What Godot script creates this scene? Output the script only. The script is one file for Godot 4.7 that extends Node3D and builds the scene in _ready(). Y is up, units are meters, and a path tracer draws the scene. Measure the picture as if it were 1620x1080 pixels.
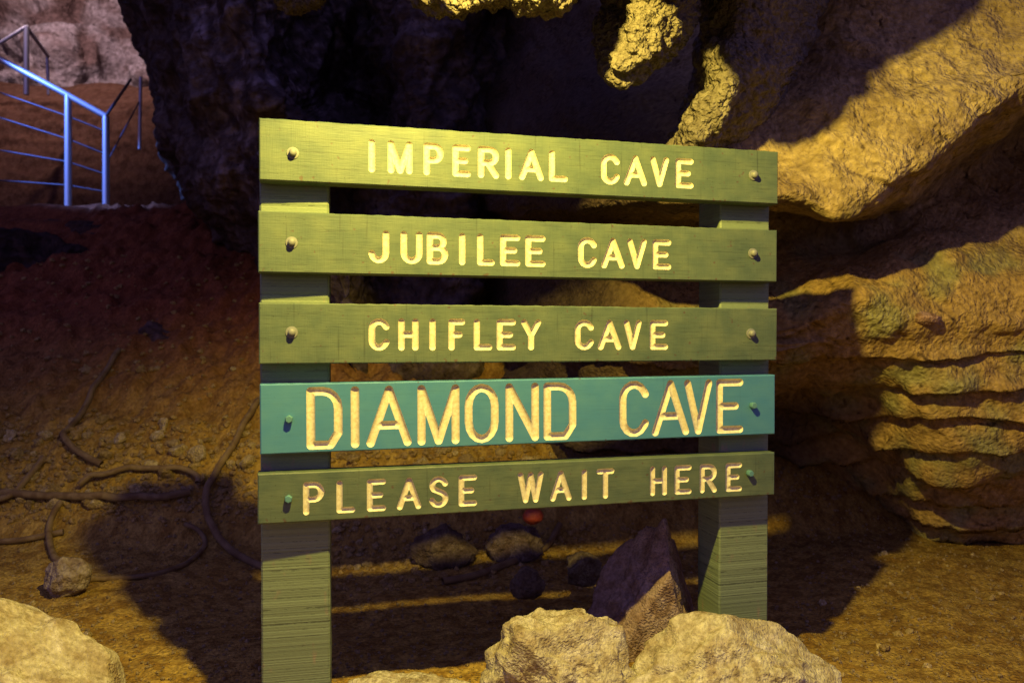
extends Node3D
# Timber direction sign on a cave floor, lit by one warm floodlight hung above and in front of it.

const EYE := Vector3(0, 0.9, 0)
const FOC := 1260.0
const YAW := 0.256563          # the sign's right end stands farther back
const SIGN_AT := Vector3(-0.55963, 0.0, -1.763)

var cam: Camera3D
var M := {}
var used := {}
var n_big := FastNoiseLite.new()
var n_mid := FastNoiseLite.new()
var n_fine := FastNoiseLite.new()
var n_ridge := FastNoiseLite.new()
var n_cell := FastNoiseLite.new()
var n_tint := FastNoiseLite.new()
var rng := RandomNumberGenerator.new()

func _ready() -> void:
	rng.seed = 4177
	camera_and_light()
	noises()
	materials()
	setting()
	build_sign()
	boulders()
	rubble()
	cables()
	far_left()
	lamp_fittings()

# ------------------------------------------------------------------ camera, sky, lamps
func camera_and_light() -> void:
	cam = Camera3D.new(); cam.name = "camera"
	cam.fov = rad_to_deg(2.0 * atan(540.0 / FOC))
	cam.near = 0.05; cam.far = 200.0
	cam.position = EYE
	cam.rotation.x = -atan(17.0 / FOC)
	var ca := CameraAttributesPhysical.new()
	ca.frustum_focal_length = 28.0
	ca.frustum_focus_distance = 1.95
	ca.frustum_near = 0.05; ca.frustum_far = 200.0
	ca.exposure_aperture = 4.0
	ca.exposure_multiplier = 1.0
	cam.attributes = ca
	add_child(cam)
	cam.current = true
	var env := Environment.new()
	env.background_mode = Environment.BG_SKY
	var sk := Sky.new(); var sm := ProceduralSkyMaterial.new()
	# violet dusk through the cave mouth behind the camera
	sm.sky_top_color = Color(0.48, 0.44, 0.80)
	sm.sky_horizon_color = Color(0.64, 0.52, 0.66)
	sm.ground_bottom_color = Color(0.20, 0.13, 0.12)
	sm.ground_horizon_color = Color(0.30, 0.20, 0.20)
	sk.sky_material = sm
	env.sky = sk
	env.background_energy_multiplier = 0.78
	env.tonemap_mode = Environment.TONE_MAPPER_LINEAR
	env.tonemap_exposure = 1.0
	env.sdfgi_enabled = true; env.ssao_enabled = true; env.ssil_enabled = true
	var we := WorldEnvironment.new(); we.name = "environment"; we.environment = env; add_child(we)
	# warm floodlight over the sign
	spot("flood", Vector3(-0.05, 1.90, -1.15), Vector3(0.42, -0.86, -0.36), Color(1.0, 0.875, 0.40), 5.7, 76.5, 0.42, 0.022)
	# blue walkway lamp beside the handrail and a pale lamp on the far rock
	spot("walkway", Vector3(-4.3, 3.6, -5.4), Vector3(0.72, -1.12, -0.82), Color(0.38, 0.54, 1.0), 14.0, 19.0, 0.5, 0.05)
	spot("alcove", Vector3(-4.4, 5.2, -6.6), Vector3(-0.1, -0.35, -1.0), Color(1.0, 0.86, 0.9), 9.0, 60.0, 0.6, 0.06)

func spot(called: String, at: Vector3, towards: Vector3, c: Color, e: float, ang: float, soft: float, size: float) -> void:
	var l := SpotLight3D.new(); l.name = called + "_light"
	add_child(l)
	l.look_at_from_position(at, at + towards, Vector3(0, 0.9, 0.1))
	l.light_color = c; l.light_energy = e; l.spot_angle = ang; l.spot_angle_attenuation = soft
	l.spot_range = 30.0; l.spot_attenuation = 2.0; l.light_size = size; l.shadow_enabled = true

func at(px: float, py: float, z: float) -> Vector3:
	return cam.transform * Vector3((px - 810.0) / FOC * z, -(py - 540.0) / FOC * z, -z)

# ------------------------------------------------------------------ noise and materials
func set_noise(n: FastNoiseLite, s: int, f: float, oct: int, kind := FastNoiseLite.TYPE_SIMPLEX_SMOOTH, frac := FastNoiseLite.FRACTAL_FBM) -> void:
	n.seed = s; n.frequency = f; n.noise_type = kind; n.fractal_type = frac; n.fractal_octaves = oct

func noises() -> void:
	set_noise(n_big, 11, 1.1, 3)
	set_noise(n_mid, 23, 4.5, 4)
	set_noise(n_fine, 37, 17.0, 3)
	set_noise(n_ridge, 51, 3.2, 4, FastNoiseLite.TYPE_SIMPLEX_SMOOTH, FastNoiseLite.FRACTAL_RIDGED)
	set_noise(n_cell, 67, 14.0, 2, FastNoiseLite.TYPE_CELLULAR)
	n_cell.cellular_return_type = FastNoiseLite.RETURN_DISTANCE
	set_noise(n_tint, 83, 2.3, 3)

func tex(s: int, freq: float, oct: int, kind: int, lo: Color, hi: Color, size := 1024, as_normal := false, bump := 4.0, frac := FastNoiseLite.FRACTAL_FBM, lo_at := 0.2, hi_at := 0.8) -> NoiseTexture2D:
	var n := FastNoiseLite.new()
	n.seed = s; n.frequency = freq; n.fractal_octaves = oct; n.noise_type = kind; n.fractal_type = frac
	var t := NoiseTexture2D.new()
	t.width = size; t.height = size; t.seamless = true; t.noise = n
	if as_normal:
		t.as_normal_map = true; t.bump_strength = bump
	else:
		var g := Gradient.new(); g.offsets = PackedFloat32Array([lo_at, hi_at]); g.colors = PackedColorArray([lo, hi]); t.color_ramp = g
	return t

func rock_mat(t_alb: Texture2D, t_h: Texture2D, t_n: Texture2D, sc: float, relief: float, rough := 0.85) -> StandardMaterial3D:
	var m := StandardMaterial3D.new()
	m.vertex_color_use_as_albedo = true
	m.albedo_texture = t_alb
	m.roughness = rough; m.metallic_specular = 0.35
	m.uv1_triplanar = true; m.uv1_world_triplanar = true
	m.uv1_scale = Vector3.ONE * sc
	m.heightmap_enabled = true; m.heightmap_texture = t_h; m.heightmap_scale = relief
	m.normal_enabled = true; m.normal_texture = t_n; m.normal_scale = 0.8
	return m

func flat_mat(c: Color, rough := 0.6, metal := 0.0) -> StandardMaterial3D:
	var m := StandardMaterial3D.new()
	m.albedo_color = c.linear_to_srgb(); m.roughness = rough; m.metallic = metal
	return m

func materials() -> void:
	var W := Color.WHITE
	var a1 := tex(5, 0.012, 5, FastNoiseLite.TYPE_SIMPLEX_SMOOTH, Color(0.62, 0.60, 0.58), W)
	var h1 := tex(6, 0.014, 6, FastNoiseLite.TYPE_SIMPLEX_SMOOTH, Color.BLACK, W, 1024, false, 4.0, FastNoiseLite.FRACTAL_FBM, 0.1, 0.9)
	var h2 := tex(7, 0.008, 5, FastNoiseLite.TYPE_SIMPLEX_SMOOTH, Color.BLACK, W, 1024, false, 4.0, FastNoiseLite.FRACTAL_RIDGED, 0.1, 0.95)
	var n1 := tex(8, 0.05, 3, FastNoiseLite.TYPE_SIMPLEX_SMOOTH, W, W, 1024, true, 3.0)
	var n2 := tex(9, 0.03, 3, FastNoiseLite.TYPE_CELLULAR, W, W, 1024, true, 5.0)
	var hp := tex(71, 0.028, 3, FastNoiseLite.TYPE_CELLULAR, W, Color.BLACK, 1024, false, 4.0, FastNoiseLite.FRACTAL_FBM, 0.1, 0.75)
	var hg := tex(72, 0.05, 5, FastNoiseLite.TYPE_SIMPLEX_SMOOTH, Color.BLACK, W, 1024, false, 4.0, FastNoiseLite.FRACTAL_FBM, 0.15, 0.85)
	var ag := tex(73, 0.03, 6, FastNoiseLite.TYPE_SIMPLEX_SMOOTH, Color(0.74, 0.72, 0.69), W, 1024, false, 4.0, FastNoiseLite.FRACTAL_FBM, 0.25, 0.75)
	var crack := tex(74, 0.0045, 4, FastNoiseLite.TYPE_SIMPLEX_SMOOTH, W, Color(0.35, 0.30, 0.26), 1024, false, 4.0, FastNoiseLite.FRACTAL_RIDGED, 0.80, 0.93)
	var stain := tex(75, 0.007, 5, FastNoiseLite.TYPE_SIMPLEX_SMOOTH, Color(0.80, 0.75, 0.68), W, 1024, false, 4.0, FastNoiseLite.FRACTAL_FBM, 0.35, 0.6)
	M.rock = rock_mat(a1, h1, n1, 1.1, 2.0)
	M.veined = rock_mat(ag, hg, n1, 1.15, 0.7)
	M.popcorn = rock_mat(ag, hp, n2, 1.5, 2.4)
	M.soil = rock_mat(ag, hg, n1, 1.6, 0.55, 0.95)
	M.boulder = rock_mat(ag, hg, n1, 2.4, 0.45, 0.8)
	M.stone = rock_mat(ag, hg, n1, 2.2, 0.7, 0.85)
	for k in [["veined", crack], ["boulder", stain], ["soil", stain], ["rock", crack]]:
		M[k[0]].normal_scale = 0.6
		M[k[0]].detail_enabled = true; M[k[0]].detail_blend_mode = BaseMaterial3D.BLEND_MODE_MUL; M[k[0]].detail_albedo = k[1]
	# painted boards: one greyscale wear sheet tinted by the paint
	var w := board_sheet()
	var wh: Texture2D = w[0]; var hh: Texture2D = w[1]
	M.green = flat_mat(Color(0.115, 0.164, 0.108), 0.55)
	M.teal = flat_mat(Color(0.085, 0.28, 0.47), 0.42)
	for k in ["green", "teal"]:
		M[k].albedo_texture = wh
		M[k].heightmap_enabled = true; M[k].heightmap_texture = hh; M[k].heightmap_scale = 0.02
	M.green.heightmap_scale = 0.05
	M.post = flat_mat(Color(0.25, 0.33, 0.19), 0.55)
	var pw := post_sheet()
	M.post.albedo_texture = pw[0]
	M.post.heightmap_enabled = true; M.post.heightmap_texture = pw[1]; M.post.heightmap_scale = 0.16
	M.letter = flat_mat(Color(0.70, 0.67, 0.50), 0.5)
	M.letter.albedo_texture = tex(15, 0.02, 4, FastNoiseLite.TYPE_SIMPLEX_SMOOTH, Color(0.92, 0.90, 0.85), W, 512, false, 4.0, FastNoiseLite.FRACTAL_FBM, 0.28, 0.55)
	M.letter.uv1_triplanar = true; M.letter.uv1_scale = Vector3.ONE * 9.0
	M.letter.heightmap_enabled = true; M.letter.heightmap_texture = hg; M.letter.heightmap_scale = 0.02
	M.bolt = flat_mat(Color(0.20, 0.215, 0.20), 0.6, 0.1)
	M.bolt_teal = flat_mat(Color(0.12, 0.30, 0.30), 0.4, 0.2)
	M.steel = flat_mat(Color(0.66, 0.67, 0.70), 0.42, 0.6)
	M.wire = flat_mat(Color(0.10, 0.085, 0.11), 0.55, 0.3)
	M.cable = flat_mat(Color(0.22, 0.155, 0.065), 0.85)
	M.cable.albedo_texture = stain; M.cable.uv1_triplanar = true; M.cable.uv1_world_triplanar = true; M.cable.uv1_scale = Vector3.ONE * 2.0
	M.red = flat_mat(Color(0.42, 0.07, 0.025), 0.6)
	M.lamp_body = flat_mat(Color(0.03, 0.03, 0.03), 0.5, 0.3)

func board_sheet() -> Array:
	# 1.31 m wide x five boards: grain along the board, rough-saw marks across it, chips and grime
	var w := 1536; var h := 800
	var n := FastNoiseLite.new(); set_noise(n, 101, 1.0, 3)
	var n2 := FastNoiseLite.new(); set_noise(n2, 102, 1.0, 2)
	var alb := PackedByteArray(); alb.resize(w * h * 3)
	var hgt := PackedByteArray(); hgt.resize(w * h)
	for y in h:
		var row := y / 160
		var saw := 1.0 if row < 3 else 0.25
		for x in w:
			var grain := n.get_noise_3d(x * 0.006, y * 0.19, row * 9.0)
			var fine := n2.get_noise_3d(x * 0.03, y * 0.9, row * 5.0)
			var mark := n2.get_noise_2d(x * 0.33, y * 0.012 + row * 30.0) * saw
			var blot := n.get_noise_3d(x * 0.011, y * 0.018, 40.0 + row * 3.0)
			var speck := n2.get_noise_2d(x * 0.13 + 500.0, y * 0.16)
			var v := 0.90 + 0.03 * grain + 0.03 * fine + 0.03 * mark + 0.11 * blot
			if speck > 0.62:
				v -= (speck - 0.62) * 1.3
			if grain < -0.46:
				v -= 0.06
			# hairline checks along the grain, grime below the letters, rubbed edges
			var check := n.get_noise_3d(x * 0.0035, y * 0.42, 60.0 + row * 4.0)
			if check > 0.45: v -= minf((check - 0.45) * 1.4, 0.16)
			var run := n.get_noise_3d(x * 0.07, y * 0.004, 90.0 + row * 7.0)
			if run > 0.42: v -= (run - 0.42) * 0.5
			var edge := minf(y % 160, 159 - y % 160)
			var chip := n2.get_noise_3d(x * 0.045, y * 0.05, 15.0) + maxf(0.0, 16.0 - edge) * 0.022
			if row == 3: v = lerpf(0.92, v, 0.35)
			v = clampf(v, 0.25, 1.0)
			var i := (y * w + x) * 3
			var b := int(v * 255.0)
			if chip > (0.62 if row != 3 else 0.85):
				var q := clampf((chip - 0.62) * 6.0, 0.0, 1.0) * 0.7
				alb[i] = int(lerpf(b, 250.0 * v, q)); alb[i + 1] = int(lerpf(b, 170.0 * v, q)); alb[i + 2] = int(lerpf(b, 165.0 * v, q))
				hgt[y * w + x] = int(clampf(0.35 + 0.22 * grain, 0.0, 1.0) * 255.0)
				continue
			alb[i] = mini(255, int(b * (1.0 + 0.05 * blot))); alb[i + 1] = b; alb[i + 2] = int(b * (0.97 - 0.05 * blot))
			hgt[y * w + x] = int(clampf(0.5 + 0.22 * grain + 0.25 * fine + 0.16 * mark, 0.0, 1.0) * 255.0)
	return [ImageTexture.create_from_image(Image.create_from_data(w, h, false, Image.FORMAT_RGB8, alb)), ImageTexture.create_from_image(Image.create_from_data(w, h, false, Image.FORMAT_R8, hgt))]

func post_sheet() -> Array:
	# band-sawn post: level grooves, paint scuffed towards the foot
	var w := 256; var h := 1400
	var n := FastNoiseLite.new(); set_noise(n, 131, 1.0, 3)
	var alb := PackedByteArray(); alb.resize(w * h * 3)
	var hgt := PackedByteArray(); hgt.resize(w * h)
	for y in h:
		var line := n.get_noise_2d(y * 0.17, 3.0)
		var line2 := n.get_noise_2d(y * 0.055, 77.0)
		for x in w:
			var brk := n.get_noise_2d(x * 0.02 + line * 3.0, y * 0.05)
			var l := line * (0.75 + 0.5 * brk)
			var g := n.get_noise_2d(x * 0.05, y * 0.6 + 300.0)
			var v := 0.84 + 0.09 * l + 0.08 * line2 + 0.05 * g
			if l < -0.40 and brk > -0.1: v -= 0.20
			var low := clampf((float(y) / h - 0.80) / 0.2, 0.0, 1.0)
			var scuff := n.get_noise_2d(x * 0.016 + 90.0, y * 0.012) + low * 0.5 - 0.22
			var r := v; var gg := v; var b := v
			if scuff > 0.22:
				var k := clampf((scuff - 0.22) * 3.0, 0.0, 1.0) * 0.75
				r = lerpf(r, 1.25 * v, k); gg = lerpf(gg, 0.95 * v, k); b = lerpf(b, 1.05 * v, k)
			var i := (y * w + x) * 3
			alb[i] = int(clampf(r, 0, 1) * 255); alb[i + 1] = int(clampf(gg, 0, 1) * 255); alb[i + 2] = int(clampf(b, 0, 1) * 255)
			hgt[y * w + x] = int(clampf(0.55 + 0.5 * l + 0.1 * g, 0, 1) * 255)
	return [ImageTexture.create_from_image(Image.create_from_data(w, h, false, Image.FORMAT_RGB8, alb)), ImageTexture.create_from_image(Image.create_from_data(w, h, false, Image.FORMAT_R8, hgt))]

# ------------------------------------------------------------------ naming
func numbered(called: String) -> String:
	var k: int = used.get(called, 0)
	used[called] = k + 1
	return called if k == 0 else "%s_%03d" % [called, k]

func tag(o: Node3D, label: String, category: String, group := "") -> Node3D:
	o.set_meta("label", label); o.set_meta("category", category)
	if group: o.set_meta("group", group)
	return o

func thing(called: String, label: String, category: String, where: Vector3, turn := 0.0, group := "") -> Node3D:
	var o := Node3D.new(); o.name = numbered(called); add_child(o)
	o.position = where; o.rotation.y = turn
	return tag(o, label, category, group)

func obj(called: String, mesh: Mesh, mat: Material, parent: Node = self) -> MeshInstance3D:
	var o := MeshInstance3D.new(); o.mesh = mesh; o.material_override = mat
	o.name = numbered(called) if parent == self else called
	parent.add_child(o, true)
	return o

func struct(called: String, mesh: Mesh, mat: Material) -> MeshInstance3D:
	var o := obj(called, mesh, mat)
	o.set_meta("kind", "structure"); o.set_meta("label", called.replace("_", " "))
	return o

# ------------------------------------------------------------------ rock sheets
func catmull(a: Vector3, b: Vector3, c: Vector3, d: Vector3, t: float) -> Vector3:
	return 0.5 * (2.0 * b + (c - a) * t + (2.0 * a - 5.0 * b + 4.0 * c - d) * t * t + (3.0 * b - a - 3.0 * c + d) * t * t * t)

func along(row: Array, t: float) -> Vector3:
	var n := row.size()
	var i := clampi(int(t), 0, n - 2)
	return catmull(row[maxi(i - 1, 0)], row[i], row[i + 1], row[mini(i + 2, n - 1)], t - i)

func sheet(net: Array, nu: int, nv: int, disp: Callable, tint: Callable) -> ArrayMesh:
	var cols: int = net[0].size(); var rows := net.size()
	var pos := PackedVector3Array(); pos.resize(nu * nv)
	for i in nu:
		var u := float(i) / (nu - 1) * (cols - 1)
		var col := []
		for r in rows: col.append(along(net[r], u))
		for j in nv:
			pos[j * nu + i] = along(col, float(j) / (nv - 1) * (rows - 1))
	var nor := grid_normals(pos, nu, nv)
	var out := PackedVector3Array(); out.resize(nu * nv)
	for k in nu * nv:
		out[k] = pos[k] + nor[k] * float(disp.call(pos[k], nor[k]))
	return grid_mesh(out, nu, nv, tint)

func grid_normals(p: PackedVector3Array, nu: int, nv: int) -> PackedVector3Array:
	var o := PackedVector3Array(); o.resize(nu * nv)
	for j in nv:
		var j0 := maxi(j - 1, 0) * nu; var j1 := mini(j + 1, nv - 1) * nu
		for i in nu:
			var du := p[j * nu + mini(i + 1, nu - 1)] - p[j * nu + maxi(i - 1, 0)]
			var dv := p[j1 + i] - p[j0 + i]
			o[j * nu + i] = dv.cross(du).normalized()
	return o

func grid_mesh(p: PackedVector3Array, nu: int, nv: int, tint: Callable) -> ArrayMesh:
	var nor := grid_normals(p, nu, nv)
	var col := PackedColorArray(); col.resize(nu * nv)
	for k in nu * nv: col[k] = tint.call(p[k], nor[k])
	var idx := PackedInt32Array(); idx.resize((nu - 1) * (nv - 1) * 6)
	var w := 0
	for j in nv - 1:
		for i in nu - 1:
			var a := j * nu + i
			idx[w] = a; idx[w + 1] = a + 1; idx[w + 2] = a + nu
			idx[w + 3] = a + 1; idx[w + 4] = a + nu + 1; idx[w + 5] = a + nu
			w += 6
	return arrays(p, nor, idx, col)

func arrays(p: PackedVector3Array, nor: PackedVector3Array, idx: PackedInt32Array, col = null, uv = null) -> ArrayMesh:
	var a := []; a.resize(Mesh.ARRAY_MAX)
	a[Mesh.ARRAY_VERTEX] = p; a[Mesh.ARRAY_NORMAL] = nor; a[Mesh.ARRAY_INDEX] = idx
	if col != null: a[Mesh.ARRAY_COLOR] = col
	if uv != null: a[Mesh.ARRAY_TEX_UV] = uv
	var m := ArrayMesh.new(); m.add_surface_from_arrays(Mesh.PRIMITIVE_TRIANGLES, a)
	return m

func net_of(rows: Array) -> Array:
	# rows of [px, py, depth] triples seen in the survey, turned into places in the cave
	var out := []
	for r in rows:
		var row := []
		for q in r: row.append(at(q[0], q[1], q[2]))
		out.append(row)
	return out

func cross_net(px: Array, py: Array, z: Array) -> Array:
	var rows := []
	for r in z.size():
		var row := []
		for c in px.size():
			row.append([px[c], py[r][c] if py[r] is Array else py[r], z[r][c]])
		rows.append(row)
	return net_of(rows)

# ------------------------------------------------------------------ ground
func ground_base(x: float, z: float) -> float:
	var d := -z
	var start := lerpf(3.15, 3.35, smoothstep(-1.5, 0.5, x))
	var t := maxf(d - start, 0.0)
	var rise := 0.62 * t - 0.10 * exp(-t * 4.0) + 0.10
	rise *= smoothstep(0.0, 0.45, t)
	rise = minf(rise, 1.81 + 0.01 * t)
	return rise

func ground_at(x: float, z: float) -> float:
	var p := Vector3(x, 0, z)
	var h := ground_base(x, z)
	var rough := smoothstep(0.02, 0.35, h)
	h -= 0.045 * smoothstep(2.15, 2.6, -z) * smoothstep(1.3, 0.9, absf(x))
	h += 0.022 * n_big.get_noise_3dv(p) + 0.010 * n_mid.get_noise_3dv(p)
	h += rough * (0.09 * n_mid.get_noise_3dv(p * 0.8 + Vector3(5, 0, 0)) + 0.035 * n_fine.get_noise_3dv(p * 0.6))
	h += 0.012 * n_mid.get_noise_3dv(p * 1.9 + Vector3(3, 0, 8)) * smoothstep(-0.1, 0.35, n_big.get_noise_3dv(p * 1.2))
	h += 0.0045 * n_fine.get_noise_3dv(p) - 0.012 * n_cell.get_noise_3dv(p * 1.3) * (0.4 + 0.6 * smoothstep(-0.1, 0.3, n_mid.get_noise_3dv(p * 0.5)))
	return h

func ground_drop(px: float, py: float) -> Vector3:
	var a := cam.position
	var dir := (at(px, py, 1.0) - a)
	var t := 1.2
	while t < 9.0:
		var p := a + dir * t
		if p.y < ground_at(p.x, p.z): return Vector3(p.x, ground_at(p.x, p.z), p.z)
		t += 0.01
	var q := a + dir * 9.0
	return q

func ground_tint(p: Vector3, _n: Vector3) -> Color:
	var k := n_tint.get_noise_3dv(p * 1.5) * 0.5 + 0.5
	var f := n_fine.get_noise_3dv(p * 1.7) * 0.5 + 0.5
	var red := smoothstep(0.25, 1.1, p.y) * smoothstep(0.4, -0.6, p.x)
	var c := Color(0.50, 0.315, 0.06).lerp(Color(0.66, 0.49, 0.125), k * 0.85) * lerpf(1.0, 0.82, smoothstep(0.6, 1.1, p.x))
	c = c.lerp(Color(0.34, 0.115, 0.045), red)
	return c * (0.72 + 0.45 * f)

func setting() -> void:
	var xs := PackedFloat32Array([-40, -20, -10, -6, -4.6, -3.9, -3.5])
	var x := -3.2
	while x < 2.6:
		xs.append(x); x += 0.016
	xs.append_array(PackedFloat32Array([2.8, 3.2, 4, 6, 10, 20, 40]))
	var zs := PackedFloat32Array([-40, -20, -12, -9.5, -8.6])
	var d := 7.9
	while d > 1.3:
		zs.append(-d); d /= 1.0062
	zs.append_array(PackedFloat32Array([-1.2, -1.0, -0.6, 0, 1, 3, 8, 20, 40]))
	var nu := xs.size(); var nv := zs.size()
	var p := PackedVector3Array(); p.resize(nu * nv)
	for j in nv:
		for i in nu:
			p[j * nu + i] = Vector3(xs[i], ground_at(xs[i], zs[j]), zs[j])
	struct("ground", grid_mesh(p, nu, nv, ground_tint), M.soil)
	right_wall()
	back_wall()
	roof()
	cave_shell()

func right_wall() -> void:
	var px := [700, 900, 1100, 1240, 1350, 1480, 1620, 1820, 2200, 2800]
	var py := [-420, -120, 70,
		[260, 260, 260, 250, 225, 170, 100, 10, -130, -300],
		[330, 330, 330, 320, 340, 262, 160, 50, -100, -240],
		[342, 342, 342, 332, 352, 275, 174, 64, -85, -220],
		[385, 385, 385, 365, 374, 312, 225, 130, -10, -140],
		[510, 510, 510, 505, 448, 414, 402, 370, 300, 250],
		[545, 545, 545, 540, 510, 500, 500, 500, 500, 500], 560, 640, 730, 820, 910]
	var z := [
		[5.8, 3.85, 3.3, 3.1, 3, 2.9, 2.8, 2.7, 2.5, 2],
		[5.8, 3.95, 3.2, 2.95, 2.8, 2.72, 2.65, 2.55, 2.4, 1.9],
		[5.8, 3.85, 3.1, 2.78, 2.62, 2.55, 2.5, 2.45, 2.3, 1.8],
		[5.8, 3, 2.5, 2.48, 2.42, 2.42, 2.42, 2.4, 2.2, 1.75],
		[5.8, 2.9, 2.42, 2.42, 2.4, 2.42, 2.44, 2.42, 2.25, 1.8],
		[6.14, 3.3, 2.85, 2.76, 2.74, 2.76, 2.78, 2.76, 2.59, 2.14],
		[6.16, 3.6, 3.35, 3.2, 3.15, 3.2, 3.35, 3.4, 3.2, 2.6],
		[5.8, 3.4, 3, 2.78, 2.69, 2.74, 2.78, 2.75, 2.6, 2.1],
		[5.8, 3.35, 2.95, 2.76, 2.69, 2.66, 2.66, 2.64, 2.5, 2],
		[5.8, 3.4, 2.85, 2.78, 2.77, 2.74, 2.72, 2.7, 2.55, 2.05],
		[5.8, 3.55, 3.3, 3.35, 3.1, 2.82, 2.78, 2.74, 2.6, 2.1],
		[5.8, 3.75, 3.7, 3.8, 3.5, 2.98, 2.92, 2.86, 2.7, 2.2],
		[5.8, 4.05, 4.1, 4.2, 4, 3.35, 3.25, 3.15, 2.9, 2.4],
		[5.8, 4.25, 4.3, 4.4, 4.2, 3.7, 3.6, 3.4, 3.1, 2.6]]
	var disp := func(p: Vector3, _n: Vector3) -> float:
		var low := smoothstep(0.92, 0.72, p.y)
		var d := 0.03 * n_mid.get_noise_3dv(p * 0.7) + 0.007 * n_fine.get_noise_3dv(p * 0.8) + 0.016 * n_cell.get_noise_3dv(Vector3(p.x * 0.35, p.y * 0.55, p.z * 0.4))
		# worn joints running up the wall from left to right
		var q := Vector3(p.x * 0.55 - p.y * 0.35, p.y * 1.5 + p.x * 0.8, p.z)
		d += 0.045 * n_big.get_noise_3dv(q * 1.5) - 0.022 * pow(maxf(0.0, n_ridge.get_noise_3dv(q * 0.9)), 3.0)
		# bedding ledges low on the wall
		var w := p.y + 0.035 * n_big.get_noise_3dv(p * 1.2) - 0.05 * p.x + 0.008 * n_mid.get_noise_3dv(p * 1.4)
		w += 0.05 * n_big.get_noise_2d(p.y * 4.0, 40.0 + p.x * 0.25)
		var s := fposmod(w / 0.125, 1.0)
		var ledge := smoothstep(0.0, 0.10, s) * (1.0 - 0.75 * s)
		d += low * (0.075 + 0.13 * n_big.get_noise_3dv(p * 1.9 + Vector3(9, 4, 1))) * (ledge - 0.3)
		return d
	var tint := func(p: Vector3, _n: Vector3) -> Color:
		var k := n_tint.get_noise_3dv(p * 1.6) * 0.5 + 0.5
		var f := n_fine.get_noise_3dv(p * 1.3) * 0.5 + 0.5
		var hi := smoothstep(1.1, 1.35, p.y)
		var painted_shade := smoothstep(0.75, 0.3, p.x)
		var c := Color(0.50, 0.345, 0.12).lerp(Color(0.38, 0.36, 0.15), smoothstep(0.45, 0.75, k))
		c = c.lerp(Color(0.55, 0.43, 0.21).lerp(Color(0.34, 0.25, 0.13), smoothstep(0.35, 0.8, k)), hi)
		c = c.lerp(Color(0.13, 0.095, 0.06), maxf(painted_shade, smoothstep(0.75, 0.5, p.y) * smoothstep(1.5, 1.2, p.x)))  # shade behind and low beside the sign, painted into the rock colour
		return c * (0.72 + 0.42 * f)
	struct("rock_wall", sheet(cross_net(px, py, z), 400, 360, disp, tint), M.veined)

func back_wall() -> void:
	var lp := [140, 185, 205, 248, 258, 300, 372, 430, 470]
	var py := [-320, -60, 50, 150, 235, 300, 370, 450, 640]
	var rows := []
	for i in 9:
		var l: float = lp[i]
		var up := 1.0 if i < 4 else 0.0
		rows.append([
			[l + 30, py[i], 7.4], [l, py[i], 5.3], [l + 45, py[i], 4.75], [l + 130, py[i], 4.35 - 0.12 * up],
			[l * 0.5 + 320, py[i], 4.25], [lerpf(l * 0.3 + 440, 512, up), py[i], 4.6 + 1.2 * up], [lerpf(590, 560, up), py[i], 4.6 + 1.2 * up],
			[640, py[i], 4.35], [735, py[i], 4.25 + 0.1 * up], [800, py[i], 4.7], [850, py[i], 4.35], [905, py[i], 4.9], [1000, py[i], 4.4], [1130, py[i], 4.0], [1400, py[i], 3.9]])
	var disp := func(p: Vector3, _n: Vector3) -> float:
		return 0.18 * n_big.get_noise_3dv(p * 1.1) + 0.06 * n_mid.get_noise_3dv(p * 0.6) + 0.04 * n_ridge.get_noise_3dv(p * 0.8) + 0.010 * n_fine.get_noise_3dv(p * 0.8)
	var tint := func(p: Vector3, _n: Vector3) -> Color:
		var k := n_tint.get_noise_3dv(p) * 0.5 + 0.5
		var f := n_mid.get_noise_3dv(p * 2.0) * 0.5 + 0.5
		var c := Color(0.12, 0.088, 0.07).lerp(Color(0.27, 0.215, 0.18), smoothstep(0.35, 0.8, k))
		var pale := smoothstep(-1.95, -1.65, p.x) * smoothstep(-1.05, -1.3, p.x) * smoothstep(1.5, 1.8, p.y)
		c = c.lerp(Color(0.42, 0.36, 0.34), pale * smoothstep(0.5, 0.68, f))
		return c * (0.65 + 0.55 * f)
	struct("rock_wall", sheet(net_of(rows), 300, 240, disp, tint), M.rock)

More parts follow.
